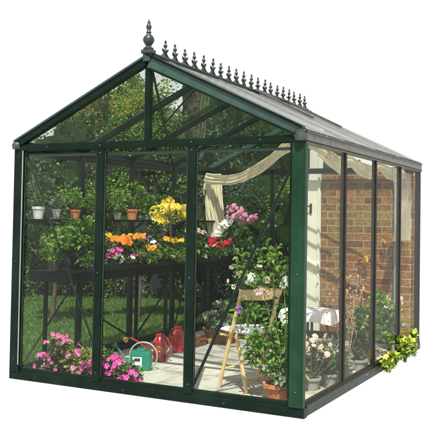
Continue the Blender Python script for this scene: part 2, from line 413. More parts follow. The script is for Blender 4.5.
dp = thing('drainpipe', 'pale blue grey drainpipe fixed to the brick wall', 'drainpipe', (1.17, 3.77, .03))
m = MB(); m.tube([(0, 0, 0), (0, 0, 2.1)], .024, 12); m.build('pipe', M['pipe'], dp, True)
for z in (.5, 1.3, 2.0): MB().lathe([(.034, z), (.034, z + .05)], n=14).build('bracket', M['pipe'], dp, True)

# ------------------------------------------------------------------ greenhouse
gh = thing('greenhouse', 'dark green framed glass greenhouse with an ornamental ridge, standing with plants inside', 'greenhouse')
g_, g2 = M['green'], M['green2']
def gb(name, a, b, w, h, mat=g_, up=(0, 0, 1)): return bar(name, a, b, w, h, mat, gh, up)
mf = (-.50, .455)                                   # front mullions
# base: lower skirt and a sill set back
gb('base_skirt', (-1.51, .012, .045), (1.505, .012, .04), .07, .08)
gb('base_skirt', (1.47, .049, .045), (1.47, L + .0, .04), .07, .08, M['sideskirt'])
gb('base_skirt', (-1.47, .05, .045), (-1.47, L + .0, .04), .07, .08)
gb('base_skirt', (-1.43, L-.03, .045), (1.433, L-.03, .04), .06, .08)
gb('sill', (-1.50, .008, .098), (1.49, .008, .098), .045, .04)
gb('sill', (1.475, .03, .098), (1.475, L, .098), .05, .036, M['brownframe'])
gb('sill', (-1.47, .03, .1), (-1.47, L, .1), .045, .04)
gb('sill', (-1.44, L-.03, .1), (1.44, L-.03, .1), .045, .04)
# posts
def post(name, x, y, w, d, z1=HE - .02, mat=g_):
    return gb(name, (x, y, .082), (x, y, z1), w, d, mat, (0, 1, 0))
post('corner_post', 1.437, -.006, .125, .055, mat=M['litgreen'])
MB().bar((1.372, -.036, .15), (1.372, -.036, HE - .06), .014, .012, (0, 1, 0)).build('corner_trim', M['green'], gh)
MB().bar((1.492, -.036, .15), (1.492, -.036, HE - .06), .012, .012, (0, 1, 0)).build('corner_trim', M['litgreen'], gh)
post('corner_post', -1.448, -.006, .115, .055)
MB().bar((-1.394, -.038, .15), (-1.394, -.038, HE - .06), .006, .012, (0, 1, 0)).build('corner_trim', M['lead'], gh)
post('corner_post', 1.465, L - .02, .055, .07, mat=M['brownframe'])
post('corner_post', -1.46, L, .08, .07)
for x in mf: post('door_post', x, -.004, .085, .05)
for x in (-.5, .5): post('wall_post', x, L, .06, .05)
for k in (1, 2, 3):
    post('wall_post', 1.478, L * k / 4, .045, .05, HE - .065, mat=M['brownframe'])
    post('wall_post', -1.47, L * k / 4, .05, .06)
# eaves
gb('eave_beam', (-1.48, -.006, HE - .030), (1.45, -.006, HE - .030), .06, .062)
gb('door_track', (-1.385, .02, HE - .105), (1.37, .02, HE - .105), .03, .022, g2)
gb('eave_beam', (-1.48, L, HE - .04), (1.48, L, HE - .04), .05, .07)
gb('eave_beam', (-1.49, .02, HE - .045), (-1.49, L, HE - .045), .06, .085)
gt = gb('gutter', (1.468, -.03, HE - .02), (1.468, L + .0, HE - .02), .075, .095, M['gutter'])
gb('gutter_lip', (1.507, -.03, HE + .022), (1.507, L + .0, HE + .022), .012, .016, M['roofbar'])
gb('gutter_lip', (1.508, -.03, HE - .05), (1.508, L + .0, HE - .05), .008, .010, M['brownframe'])
gb('gutter', (-1.48, -.03, HE + .0), (-1.48, L + .0, HE + .0), .07, .07)
# corner blocks
MB().lathe([(.02, 0), (.05, .01), (.055, .05), (.045, .07), (.05, .09), (.03, .10)], (1.455, -.035, HE - .06), 14).build('corner_cap', M['castiron'], gh, True)
MB().lathe([(.02, 0), (.05, .01), (.055, .05), (.045, .07), (.03, .08)], (-1.475, -.02, HE - .05), 14).build('corner_cap', M['castiron'], gh, True)
# rafters
SL = Vector((W2, 0, -(HA - HE))).normalized()
nR = Vector((HA - HE, 0, W2)).normalized(); nL = Vector((-(HA - HE), 0, W2)).normalized()
AX = (0, 0, HA)
gb('gable_rafter', (0.02, -.02, HA - .05), (1.455, -.02, HE + .02), .06, .10, g2, nR)
gb('rafter_cap', (0.0, -.03, HA + .02), (1.47, -.03, HE + .06), .075, .022, g_, nR)
gb('rafter_lip', (0.03, -.045, HA - .108), (1.44, -.045, HE - .01 ), .03, .018, g_, nR)
gb('gable_rafter', (-0.02, -.02, HA - .04), (-1.48, -.02, HE + .0), .06, .07, g_, nL)
gb('rafter_cap', (-0.02, -.04, HA + .004), (-1.49, -.04, HE + .032), .05, .02, g2, nL)
for k in (1, 2, 3):
    y = L * k / 4
    gb('rafter', (0.02, y, HA - .045), (1.48, y, HE + .01), .035, .06, M['roofbar'], nR)
    gb('rafter', (-0.02, y, HA - .045), (-1.48, y, HE + .01), .045, .06, g_, nL)
gb('gable_rafter', (0.02, L, HA - .03), (1.49, L, HE + .005), .06, .07, M['brownframe'], nR)
gb('gable_rafter', (-0.02, L, HA - .03), (-1.50, L, HE + .005), .06, .06, g2, nL)
for k in range(8):
    y = L * (k + .5) / 8
    if k % 2 == 0 or k == 5: gb('glazing_bar', (.05, y * 1.0 + .0, HA + .0), (1.5, y, HE + .035), .02, .02, M['roofbar'], nR)
gb('ridge_beam', (0, -.03, HA + .0), (0, L + .03, HA + .0), .07, .06)
gb('gable_post', (0, -.01, HE + .002), (0, -.01, HA - .02), .06, .05, g_, (0, 1, 0))
gb('gable_post', (0, L, HE + .002), (0, L, HA - .02), .045, .04, g_, (0, 1, 0))
# roof vent near the far end of the right slope
vt = gb('vent_rail', (.06, 2.0, HA + .03), (.06, 2.9, HA + .03), .03, .022, M['roofbar'])
for y in (2.0, 2.9): MB().bar((.06, y, HA + .03), (.75, y, HA + .03 - .75 * .45), .025, .025, nR).build('vent_stile', M['roofbar'], vt)
# bolts on the front frame, black seals beside the panes
def bolt(x, z, y=-.036, r=.007):
    MB().tube([(x, y + .004, z), (x, y - .003, z), (x, y - .006, z)], [r, r, r * .5], 8).build('bolt', M['green2'], gh, True)
for x in (-1.448, 1.437):
    for z in (.20, 1.12, HE - .12): bolt(x, z)
for x in mf:
    for z in (.16, 1.05, HE - .10): bolt(x, z, -.030)
for x in (-1.1, -.5, .455, 1.1): bolt(x, HE - .032, -.037)
for x in (-1.2, -.2, .8): bolt(x, .04, -.024)
for x0, x1 in ((-1.385, mf[0] - .044), (mf[0] + .044, mf[1] - .044), (mf[1] + .044, 1.372)):
    for x in (x0 + .004, x1 - .004): MB().bar((x, -.012, .12), (x, -.012, HE - .065), .009, .012, (0, 1, 0), .002).build('seal', M['iron'], gh)
# braces
def brace(a, b, r=.011): MB().tube([a, b], r, 8).build('brace', g_, gh, True)
brace((1.42, .05, HE - .09), (.47, .05, .15), .014)
brace((-1.42, .05, HE - .09), (-.47, .05, .15), .009)
brace((-1.42, L * .02, .15), (-1.42, L * .25, 1.0), .010)
brace((-1.44, L * .28, .55), (-1.44, L * .5, .15), .012)
brace((-1.44, L * .52, .15), (-1.44, L * .74, .75), .012)
brace((-1.44, L * .98, HE - .1), (-1.44, L * .76, .2), .010)
brace((-1.42, L - .04, HE - .1), (-.52, L - .04, .6), .012)
brace((-.02, .05, HA - .06), (-1.46, L * .74, HE - .02), .012)
brace((-.03, L * .25, HA - .07), (-1.46, L * .49, HE - .02), .010)
brace((.03, L * .25, HA - .08), (1.46, L * .02, HE - .02), .009)
# plant shelf along the left wall, high up
sf = gb('plant_shelf', (-1.37, .04, 1.51), (-1.37, L - .06, 1.51), .17, .022, M['bench'])
for k in range(1, 4): MB().bar((-1.44, L * k / 4, 1.40), (-1.30, L * k / 4, 1.495), .012, .02).build('shelf_bracket', M['bench'], sf)
# panes
def pane(q, mat):
    q = [Vector(p) for p in q]; n = (q[1] - q[0]).cross(q[2] - q[0]).normalized() * .002; k = len(q)
    v = [p + n for p in q] + [p - n for p in q]
    f = [tuple(range(k)), tuple(range(2 * k - 1, k - 1, -1))] + [(i, i + k, (i + 1) % k + k, (i + 1) % k) for i in range(k)]
    link_mesh('glass_pane', v, f, mat, gh)
zb, zt = .118, HE - .085
xs = [-1.385, mf[0] - .045, mf[0] + .045, mf[1] - .045, mf[1] + .045, 1.37]
for i in (0, 2, 4): pane([(xs[i], 0, zb), (xs[i + 1], 0, zb), (xs[i + 1], 0, zt), (xs[i], 0, zt)], M['pane'])
for k in range(4):
    a = L * k / 4 + .03; b = L * (k + 1) / 4 - .03
    pane([(1.492, a, .112), (1.492, b, .112), (1.492, b, HE - .07), (1.492, a, HE - .07)], M['pane_side'])
    pane([(-1.48, a, zb), (-1.48, b, zb), (-1.48, b, zt), (-1.48, a, zt)], M['pane_far'])
    o1, o2 = .03, .045
    pane([(.04, a, HA + .003), (.04, b, HA + .003), (1.5, b, HE + .042), (1.5, a, HE + .042)], M['pane_roof_right'])
    pane([(-.04, a, HA - .018), (-.04, b, HA - .018), (-1.5, b, HE + .023), (-1.5, a, HE + .023)], M['pane_roof'])
for a, b in ((-1.42, -.53), (-.47, .47), (.53, 1.44)):
    pane([(a, L, zb), (b, L, zb), (b, L, zt), (a, L, zt)], M['pane_far'])
for s in (-1, 1):
    for y in (0, L):
        pane([(s * .032, y, HE + .004), (s * 1.40, y, HE + .004), (s * .032, y, HA - .09)], M['pane_gable'])
# ridge cresting
cr = gb('ridge_cresting', (0, .02, HA + .038), (0, L - .05, HA + .038), .05, .016, M['castiron'])
def finial_mesh():
    m = MB()
    m.lathe([(.012, 0), (.008, .02), (.006, .035), (.014, .045), (.020, .055), (.014, .068), (.006, .078), (.006, .086), (.015, .094), (.017, .104), (.010, .118), (.007, .128), (.011, .136), (.008, .147), (.001, .155)], n=10)
    for s in (-1, 1):                                # curled leaves along the ridge line
        m.tube([(0, s * .070, .002), (0, s * .045, .006), (0, s * .022, .024), (0, s * .010, .048)], [.007, .008, .009, .006], 6)
        m.tube([(0, s * .006, .052), (0, s * .022, .058), (0, s * .033, .070), (0, s * .030, .080)], [.008, .008, .008, .003], 6)
    for s in (-1, 1):
        m.tube([(s * .006, 0, .052), (s * .020, 0, .058), (s * .028, 0, .070)], [.007, .008, .003], 6)
    me = bpy.data.meshes.new('finial'); me.from_pydata(m.v, [], m.f); me.update()
    me.polygons.foreach_set('use_smooth', [True] * len(me.polygons)); me.materials.append(M['castiron']); return me
fm = finial_mesh()
for k in range(20):
    o = bpy.data.objects.new('finial', fm); COL.objects.link(o); o.parent = cr
    o.location = (0, .235 + k * .1765, HA + .043); o.scale = (1.1, 1.1, 1.08 * random.uniform(.95, 1.05)); o.rotation_euler = (random.uniform(-.03, .03), random.uniform(-.05, .05), random.uniform(-.2, .2))
sp = MB(); sp.box((0, -.03, HA + .045), (.10, .09, .03)); sp.lathe([(.035, 0), (.045, .008), (.045, .02), (.03, .03), (.022, .04), (.034, .055), (.048, .08), (.050, .10), (.040, .122), (.022, .14), (.017, .152), (.024, .158), (.018, .168), (.014, .18), (.022, .195), (.024, .21), (.017, .228), (.012, .238), (.017, .244), (.009, .250), (.009, .258), (.005, .268), (.001, .276)], (0, -.03, HA + .058), 20)
sp.build('spire_finial', M['castiron'], gh, True)
MB().box((0, -.048, HA - .005), (.075, .03, .07)).build('apex_bracket', M['castiron'], gh)

# ------------------------------------------------------------------ staging bench
bt = thing('plant_bench', 'long dark green plant staging bench along the left glass wall', 'plant bench', (-1.17, 1.85, .03))
m = MB(); m.box((0, 0, .945), (.50, 3.5, .10)); m.build('tray', M['bench'], bt)
MB().bar((.255, -1.75, 1.005), (.255, 1.75, 1.005), .02, .04).build('rim', M['green'], bt)
for y in (-1.55, 0, 1.6):
    for x in (-.2, .2): MB().bar((x, y, 0), (x, y, .90), .035, .035, (0, 1, 0)).build('leg', M['bench'], bt)
BZ = 1.03

def bushy(name, label, cat, loc, r, h, nleaf, size, lmat, potr=.07, poth=.1, pmat='terracotta', fl=None, group=None, stemn=7, aspect=.4, trim=False, up=.5, zlift=0):
    t = thing(name, label, cat, loc, group)
    z0 = poth * .85 if potr else 0
    if potr: pot(t, potr, poth, M[pmat])
    tops = [(random.gauss(0, r * .5), random.gauss(0, r * .5), z0 + h * random.uniform(.55, .95)) for _ in range(stemn)]
    stems(t, tops, (0, 0, z0), .004)
    C, O = cloud(nleaf, (0, 0, z0 + h * .52 + zlift), (r, r, h * .5), 16, .4, .35)
    C = C[C[:, 2] > .01]
    leaves('foliage', C, size, M['leaf_' + lmat], t, outward=C - np.array([0, 0, z0]), aspect=aspect, trim=trim, up=up)
    if fl:
        for (n, s, colr, kind, zlo, zhi) in fl:
            P = []
            for _ in range(n):
                a = random.uniform(0, 2 * math.pi); q = random.uniform(.2, 1.0) * r
                P.append((q * math.cos(a), q * math.sin(a) - .02, z0 + h * random.uniform(zlo, zhi)))
            blooms(t, P, s, colr, kind)
    return t
# --- high shelf pots
SG = 'pots on the high shelf'
def sh(y, r, h, pm, label, leafm, lr, lh, n, s, x=-1.37):
    return bushy('potted_plant', label, 'potted plant', (x, y, 1.522), lr, lh, int(n * 1.5), s * .72, leafm, r, h, pm, group=SG, aspect=.34)
sh(.17, .062, .12, 'whitepot', 'white pot with thin trailing plant at the near end of the high shelf', 'mid', .09, .30, 160, .05)
sh(.43, .040, .10, 'whitepot', 'small white cup with sprigs beside the near white pot on the high shelf', 'grey', .07, .16, 110, .04)
sh(.72, .055, .10, 'terracotta', 'dull terracotta pot with a wide airy plant on the high shelf', 'bright', .17, .26, 420, .05)
sh(1.10, .055, .11, 'darkpot', 'dark pot with tall feathery greenery on the high shelf', 'bright', .19, .40, 800, .05)
sh(1.45, .042, .075, 'whitepot', 'little white pot with feathery stems left of the bright orange terracotta pot', 'bright', .10, .26, 260, .04)
sh(1.73, .068, .12, 'terracotta', 'bright orange terracotta pot with upright leafy plant on the high shelf', 'bright', .14, .30, 360, .07)
sh(2.18, .055, .10, 'whitepot', 'white pot with rounded bright green plant on the high shelf', 'bright', .17, .22, 700, .05)
sh(2.75, .055, .10, 'darkpot', 'dark pot with dark spiky plant at the far end of the high shelf', 'dark', .16, .3, 300, .08)

# --- bench plants
BG = 'flowering plants on the staging bench'
def bn(x, y, r, h, n, s, lm, pr, ph, pm, label, fl=None, name='flowering_plant', cat='flowering plant', **k):
    return bushy(name, label, cat, (x, y, BZ), r, h, n, s, lm, pr, ph, pm, fl, BG, **k)
bn(-1.16, .50, .27, .40, 1300, .08, 'bright', .10, .12, 'darkpot', 'big leafy green shrub without flowers at the near end of the bench', name='potted_shrub', cat='shrub', aspect=.24)
bn(-1.12, .14, .14, .30, 260, .07, 'bright', .07, .10, 'darkpot', 'small loose green plant at the near corner of the bench', name='potted_shrub', cat='shrub', aspect=.24)
bn(-.95, .78, .10, .13, 120, .05, 'mid', .05, .07, 'darkpot', 'bright magenta petunia hanging at the bench edge by the door post', [(11, .065, 'magenta', 'open', .45, 1.2)])
bn(-1.16, .98, .10, .24, 160, .05, 'mid', .06, .09, 'darkpot', 'golden yellow marigold behind the magenta petunia', [(6, .075, 'gold', 'double', .85, 1.1)])
bn(-.95, 1.02, .12, .06, 160, .04, 'dark', .05, .05, 'darkpot', 'white lobelia spilling over the bench edge beside the magenta petunia', [(30, .035, 'white', 'open', .2, 1.1)])
bn(-1.17, 1.28, .15, .20, 240, .06, 'mid', .07, .08, 'darkpot', 'spreading orange gazania in the middle of the bench', [(24, .075, 'orange', 'daisy', .75, 1.1)])
bn(-1.02, 1.55, .13, .13, 200, .05, 'olive', .06, .07, 'darkpot', 'amber daisy plant at the bench edge right of the orange gazania', [(13, .06, 'gold', 'daisy', .8, 1.15), (9, .06, 'orange', 'daisy', .6, .9)])
bn(-.97, 1.27, .12, .07, 200, .045, 'dark', .05, .05, 'darkpot', 'dark plum coloured petunia spilling over the bench edge', [(22, .05, 'plum', 'open', .3, 1.1)])
bn(-1.15, 1.86, .10, .16, 150, .05, 'grey', .06, .08, 'whitepot', 'white and violet pansy left of the yellow standard bush', [(5, .05, 'white', 'open', .8, 1.1), (4, .05, 'purple', 'open', .6, 1.0)])
# low fillers along the bench rim
for (x, y, fl, lab) in ((-.94, 1.42, None, 'green trailing plant over the bench rim between plum and amber flowers'), (-.94, 1.98, None, 'small leafed trailing plant over the bench rim below the yellow standard'), (-.95, 2.75, [(7, .05, 'palepink', 'double', .5, 1.1)], 'trailing plant with a few blush flowers just right of the door post'), (-.95, 3.0, [(8, .055, 'red', 'double', .6, 1.1)], 'red flowered trailing plant at the rim before the crimson one'), (-.92, .42, None, 'dark trailing plant over the bench rim in the left bay')):
    bn(x, y, .14, .13, 420, .045, 'bright' if y in (1.42, 1.98) else 'mid', .05, .05, 'darkpot', lab, fl, name='trailing_plant', cat='trailing plant', zlift=-.02)
bn(-1.22, 1.55, .15, .26, 420, .055, 'olive', .06, .08, 'darkpot', 'amber and orange gazania at the back of the bench under the bright pot', [(16, .07, 'orange', 'daisy', .7, 1.0), (8, .06, 'gold', 'daisy', .7, 1.05)])
bn(-1.25, 2.0, .14, .28, 380, .055, 'mid', .06, .08, 'darkpot', 'dusky plant with violet flowers behind the white pansy', [(10, .05, 'purple', 'open', .7, 1.05)])
# yellow standard
t = thing('standard_bush', 'yellow flowering standard bush on a bare stem in an orange pot', 'flowering plant', (-1.16, 2.22, BZ), BG)
pot(t, .085, .15, M['orangepot'])
MB().tube([(0, 0, .12), (.012, 0, .28), (-.006, .01, .45), (0, 0, .58)], [.011, .009, .009, .007], 8).build('trunk', M['drystem'], t, True)
C, O = cloud(170, (0, 0, .57), (.22, .24, .12), 14, .35, .4); leaves('foliage', C, .045, M['leaf_bright'], t, outward=O)
C, O = cloud(98, (.05, -.05, .60), (.24, .33, .16), 26, .25, .35); blooms(t, C, .09, 'yellow', 'double')
bn(-1.02, 2.12, .13, .20, 220, .05, 'mid', .06, .08, 'darkpot', 'yellow daisy plant in front of the orange pot', [(10, .075, 'gold', 'daisy', .85, 1.1)])
bn(-.98, 1.78, .12, .10, 260, .06, 'bright', .06, .06, 'darkpot', 'low round green foliage plant at the bench edge', name='foliage_plant', cat='foliage plant')
bn(-.97, 2.50, .15, .15, 420, .075, 'mid', .07, .07, 'darkpot', 'broad leaved green plant at the bench edge before the right door post', name='foliage_plant', cat='foliage plant', aspect=.5)
bn(-1.18, 2.85, .17, .30, 420, .06, 'dark', .07, .08, 'darkpot', 'dark green bushy plant with cream flowers seen beside the right door post', [(6, .07, 'palepink', 'double', .7, 1.0)])
bn(-1.02, 3.22, .17, .17, 520, .06, 'dark', .07, .07, 'darkpot', 'crimson red flowering plant at the far end of the bench', [(20, .06, 'red', 'double', .7, 1.15)])
t = thing('orchid', 'white orchid with arching stem above the crimson flowers', 'orchid', (-1.06, 3.35, BZ), BG)
pot(t, .05, .08, M['darkpot'])
MB().tube([(0, 0, .05), (-.02, 0, .25), (.0, 0, .40), (.06, -.02, .46), (.14, -.04, .44)], .005, 6).build('stem', M['stem'], t, True)
C = [(-.0, -.0, .44), (.03, -.02, .47), (.07, -.02, .48), (.1, -.03, .45), (.13, -.03, .45), (-.05, 0, .40), (-.03, .02, .36), (.05, 0, .42), (-.08, 0, .35), (.15, -.03, .49), (-.09, .02, .31)]
blooms(t, C, .075, 'white', 'open', spread=.3)
C, O = cloud(60, (0, 0, .14), (.12, .12, .07), 6, .5, .5); leaves('foliage', C, .11, M['leaf_dark'], t, outward=O)
t = thing('geranium', 'tall mauve pink geranium on thin stems at the far end of the bench', 'flowering plant', (-.99, 3.42, BZ), BG)
pot(t, .06, .09, M['darkpot'])
tops = [(-.06, .1, .60), (.02, .1, .56), (.1, .1, .62), (.18, .1, .58), (.25, .12, .53), (.0, .1, .68), (.13, .1, .50), (.30, .12, .55)]
stems(t, tops, (0, 0, .08), .004, sag=.15)
for p in tops: blooms(t, [tuple(np.array(p) + rng.normal(size=3) * .028) for _ in range(8)], .055, 'mauve', 'double')
C, O = cloud(260, (.06, .08, .25), (.2, .14, .18), 10, .4, .4); leaves('foliage', C, .07, M['leaf_mid'], t, outward=O, aspect=.45)
bn(-.82, 3.5, .15, .22, 400, .07, 'mid', None, 0, None, 'leafy green plant hanging over the far end of the bench', name='foliage_plant', cat='foliage plant')

# ------------------------------------------------------------------ front left petunia row (in the bed inside the glass)
PG = 'petunias in the bed inside the front glass'
bed = sheet('soil_bed', [(-1.42, .07), (-.28, .07), (-.34, .40), (-1.42, .42)], .06, M['soil'], .02)
def pet(x, y, r, h, nl, nf, colr, lab, lm='mid', s=.047):
    t = thing('petunia', lab, 'petunia', (x, y, .062), PG)
    tops = [(random.gauss(0, r * .5), random.gauss(0, r * .3), h * random.uniform(.5, .95)) for _ in range(9)]
    stems(t, tops, (0, 0, 0), .0035)
    C, O = cloud(nl, (0, 0, h * .48), (r, r * .7, h * .48), 14, .45, .2); C = C[C[:, 2] > .0]
    C = C[(C[:, 1] + y) > .03]
    leaves('foliage', C, .045, M['leaf_' + lm], t, outward=C)
    P = []
    for _ in range(nf):
        a = random.uniform(-math.pi, math.pi); q = r * random.uniform(.1, 1.05)
        P.append((q * math.cos(a), max(-.13 + random.uniform(0, .05), min(.08, q * math.sin(a) * .7 - .05)), h * random.uniform(.25, 1.1) * (1 - .35 * abs(math.cos(a)) * q / r)))
    blooms(t, P, s, colr, 'open', face=(.3, -.9, .5), spread=.5)
pet(-1.26, .24, .15, .17, 300, 20, 'pink', 'small pale pink petunia at the far left corner of the glass')
pet(-1.12, .25, .16, .42, 520, 26, 'pink', 'tallest pink petunia in the left bay', 'olive')
pet(-.93, .27, .15, .26, 520, 20, 'pink', 'pink petunia with lime foliage right of the tallest one', 'lime')
pet(-.72, .24, .16, .16, 520, 30, 'magenta', 'low magenta petunia just left of the left door post', 'mid')
pet(-.43, .22, .16, .24, 560, 40, 'magenta', 'full magenta petunia just right of the left door post', 'mid', .05)
pet(-.26, .20, .11, .13, 260, 16, 'magenta', 'last magenta petunia of the row, next to the watering can', 'mid', .047)
t = bushy('foliage_plant', 'lime green leafy plant behind the pink petunias in the left bay', 'foliage plant', (-1.0, .52, .035), .24, .26, 900, .045, 'lime', None, 0, None, stemn=8)

# ------------------------------------------------------------------ watering cans
t = thing('watering_can', 'green plastic watering can with white label and round hoop handle', 'watering can', (-.60, .84, .03), rot=.35)
def rbox(m, sx, sy, z0, z1, k=1.0, r=.03, n=5):
    prof = []
    for cx_, cy_, a0 in ((1, 1, 0), (-1, 1, 90), (-1, -1, 180), (1, -1, 270)):
        for j in range(n):
            a = math.radians(a0 + 90 * j / (n - 1)); prof.append((cx_ * (sx / 2 - r) + r * math.cos(a), cy_ * (sy / 2 - r) + r * math.sin(a)))
    q = len(prof); zs = [(z0, .96), (z0 + .01, 1), (z1 - .015, k), (z1, k * .93)]
    v = [(x * s, y * s, z) for z, s in zs for x, y in prof]
    f = [(i * q + j, i * q + (j + 1) % q, (i + 1) * q + (j + 1) % q, (i + 1) * q + j) for i in range(3) for j in range(q)] + [tuple(range(q - 1, -1, -1)), tuple(3 * q + j for j in range(q))]
    m.add(v, f)
m = MB(); rbox(m, .21, .13, 0, .19, .96); rbox(m, .10, .09, .188, .215, .9, .02); m.build('body', M['greencan'], t, True)
m = MB(); m.tube([(.02 + .14 * math.cos(a), 0, .135 + .14 * math.sin(a)) for a in np.linspace(-1.0, math.pi + .9, 32)], .008, 8); m.build('hoop_handle', M['hoop'], t, True)
m = MB(); m.tube([(-.10, 0, .05), (-.17, 0, .10), (-.23, 0, .19), (-.26, 0, .225)], [.022, .016, .011, .010], 10); m.tube([(-.255, 0, .215), (-.285, 0, .25)], [.012, .032], 12); m.build('spout', M['greencan'], t, True)
lb = MB().bar((-.025, -.069, .04), (-.025, -.069, .135), .095, .004, (0, 1, 0), .001).build('paper_label', M['label'], t)
m = MB(); m.bar((-.025, -.0725, .095), (-.025, -.0725, .125), .06, .002, (0, 1, 0), .0005); m.bar((-.025, -.0725, .048), (-.025, -.0725, .056), .07, .002, (0, 1, 0), .0005); m.build('print', M['ink'], lb)
def redcan(loc, rot, label, rose=True):
    t = thing('watering_can', label, 'watering can', loc, 'red watering cans', rot)
    m = MB(); m.lathe([(.070, 0), (.074, .006), (.074, .014), (.070, .02), (.070, .20), (.073, .205), (.070, .215), (.050, .245), (.040, .262), (.046, .268), (.046, .285), (.035, .285), (.03, .255)], n=28); m.build('body', M['redcan'], t, True)
    m = MB(); m.tube([(-.065, 0, .05), (-.16, 0, .10), (-.30, 0, .165), (-.42, 0, .20), (-.47, 0, .19)], [.018, .013, .011, .010, .010], 10); m.tube([(-.06, 0, .21), (-.18, 0, .16), (-.30, 0, .165)], .005, 6)
    sp_ = m.build('spout', M['redcan'], t, True)
    MB().tube([(-.465, 0, .192), (-.50, 0, .175), (-.505, 0, .173)], [.012, .035, .035], 14).build('rose', M['brass'], sp_, True)
    m = MB(); m.tube([(.068, 0, .05), (.13, 0, .09), (.145, 0, .17), (.11, 0, .24), (.045, 0, .275)], .008, 8); m.build('handle', M['redcan'], t, True)
    # oval crest on the front
    e = MB(); ang = np.linspace(0, 2 * math.pi, 29)
    cyl = lambda u, z, rr: ((rr) * math.sin(u / .07 + .62), -(rr) * math.cos(u / .07 + .62), z)
    e.tube([cyl(.038 * math.cos(a), .11 + .052 * math.sin(a), .0725) for a in ang], .0035, 6, False)
    e.tube([cyl(.026 * math.cos(a), .11 + .038 * math.sin(a), .0720) for a in ang], .002, 6, False)
    e.tube([cyl(-.010, .085, .0725), cyl(-.010, .135, .0725)], .003, 6); e.tube([cyl(.010, .085, .0725), cyl(.010, .135, .0725)], .003, 6); e.tube([cyl(-.016, .11, .0725), cyl(.016, .11, .0725)], .003, 6)
    e.build('crest', M['brass'], t, True)
    return t
redcan((-.70, 1.33, .03), -.15, 'red enamel watering can with gold oval crest in front')
redcan((-.82, 1.90, .03), 2.9, 'second red watering can, darker and partly hidden behind the crested one')
# wicker basket with a fern behind
t = thing('wicker_basket', 'brown wicker basket holding a green fern, beyond the red cans', 'basket', (-.72, 2.72, .03))
MB().lathe([(.17, 0), (.21, .15), (.225, .155), (.225, .18), (.2, .18), (.18, .14), (.001, .14)], n=26).build('basket', M['wicker'], t, True)
C, O = cloud(700, (0, 0, .30), (.26, .24, .17), 12, .4, .3); leaves('foliage', C, .07, M['leaf_grey'], t, outward=O)
t = thing('wooden_crate', 'low dark wooden crate on the floor beside the wicker basket', 'crate', (-.98, 2.35, .03))
m = MB()
for z in (.03, .09):
    for s in (-1, 1): m.bar((-.2, s * .12, z), (.2, s * .12, z), .015, .045); m.bar((s * .195, -.11, z), (s * .195, .11, z), .012, .045)
m.build('slats', M['wicker'], t)

# ------------------------------------------------------------------ folding chair
t = thing('folding_chair', 'pale wooden folding chair facing left with a white seat pad', 'chair', (.70, .68, .03), rot=math.radians(-22))
for s in (-1, 1):
    y = s * .235
    MB().bar((-.17, y, 0), (.12, y, .90), .022, .036, (1, 0, 0)).build('back_post', M['wood'], t)
    MB().bar((.17, y * .86, 0), (.02, y * .86, .50), .022, .034, (1, 0, 0)).build('leg', M['wood'], t)
def rail(z0, h, nm):
    m = MB(); pts = 9
    v = []
    for i in range(pts):
        u = i / (pts - 1) * 2 - 1; y = u * .25; xo = .105 + .03 * (1 - u * u)
        for dx, dz in ((0, 0), (.016, 0), (.016, 1), (0, 1)):
            v.append((xo + dx + .02 * dz, y, z0 + dz * h - .018 * (1 - u * u) * (1 - dz)))
    f = [(i * 4 + k, i * 4 + (k + 1) % 4, (i + 1) * 4 + (k + 1) % 4, (i + 1) * 4 + k) for i in range(pts - 1) for k in range(4)] + [(0, 3, 2, 1), tuple((pts - 1) * 4 + k for k in range(4))]
    m.add(v, f); return m.build(nm, M['wood'], t)
rail(.815, .085, 'backrest')
m = MB()
for k in range(6): m.bar((-.19 + k * .065, -.2, .47), (-.19 + k * .065, .2, .47), .05, .016)
m.build('seat', M['wood'], t)
m = MB(); m.tube([(-.075, -.21, .19), (-.075, .21, .19)], .011, 8); m.tube([(.135, -.18, .12), (.135, .18, .12)], .011, 8); m.tube([(.02, -.19, .47), (.02, .19, .47)], .008, 8); m.build('stretcher', M['wood'], t, True)
# pad: a soft rumpled cushion
def cushion(sx, sy, th, nx=14, ny=14, seed=1):
    v = []; r_ = random.Random(seed)
    for top in (1, -1):
        for i in range(nx + 1):
            for j in range(ny + 1):
                u = i / nx * 2 - 1; w = j / ny * 2 - 1
                e = (1 - abs(u) ** 4) * (1 - abs(w) ** 4)
                v.append((u * sx / 2, w * sy / 2, top * th / 2 * (e ** .5) + .006 * math.sin(9 * u + 4 * w + seed) * e + .004 * r_.uniform(-1, 1)))
    q = (nx + 1) * (ny + 1); f = []
    for i in range(nx):
        for j in range(ny):
            a = i * (ny + 1) + j; f.append((a, a + ny + 1, a + ny + 2, a + 1)); f.append((q + a, q + a + 1, q + a + ny + 2, q + a + ny + 1))
    return v, f
v, f = cushion(.42, .40, .06); o = link_mesh('cushion', v, f, M['tablecloth'], t, True, (-.03, 0, .515))

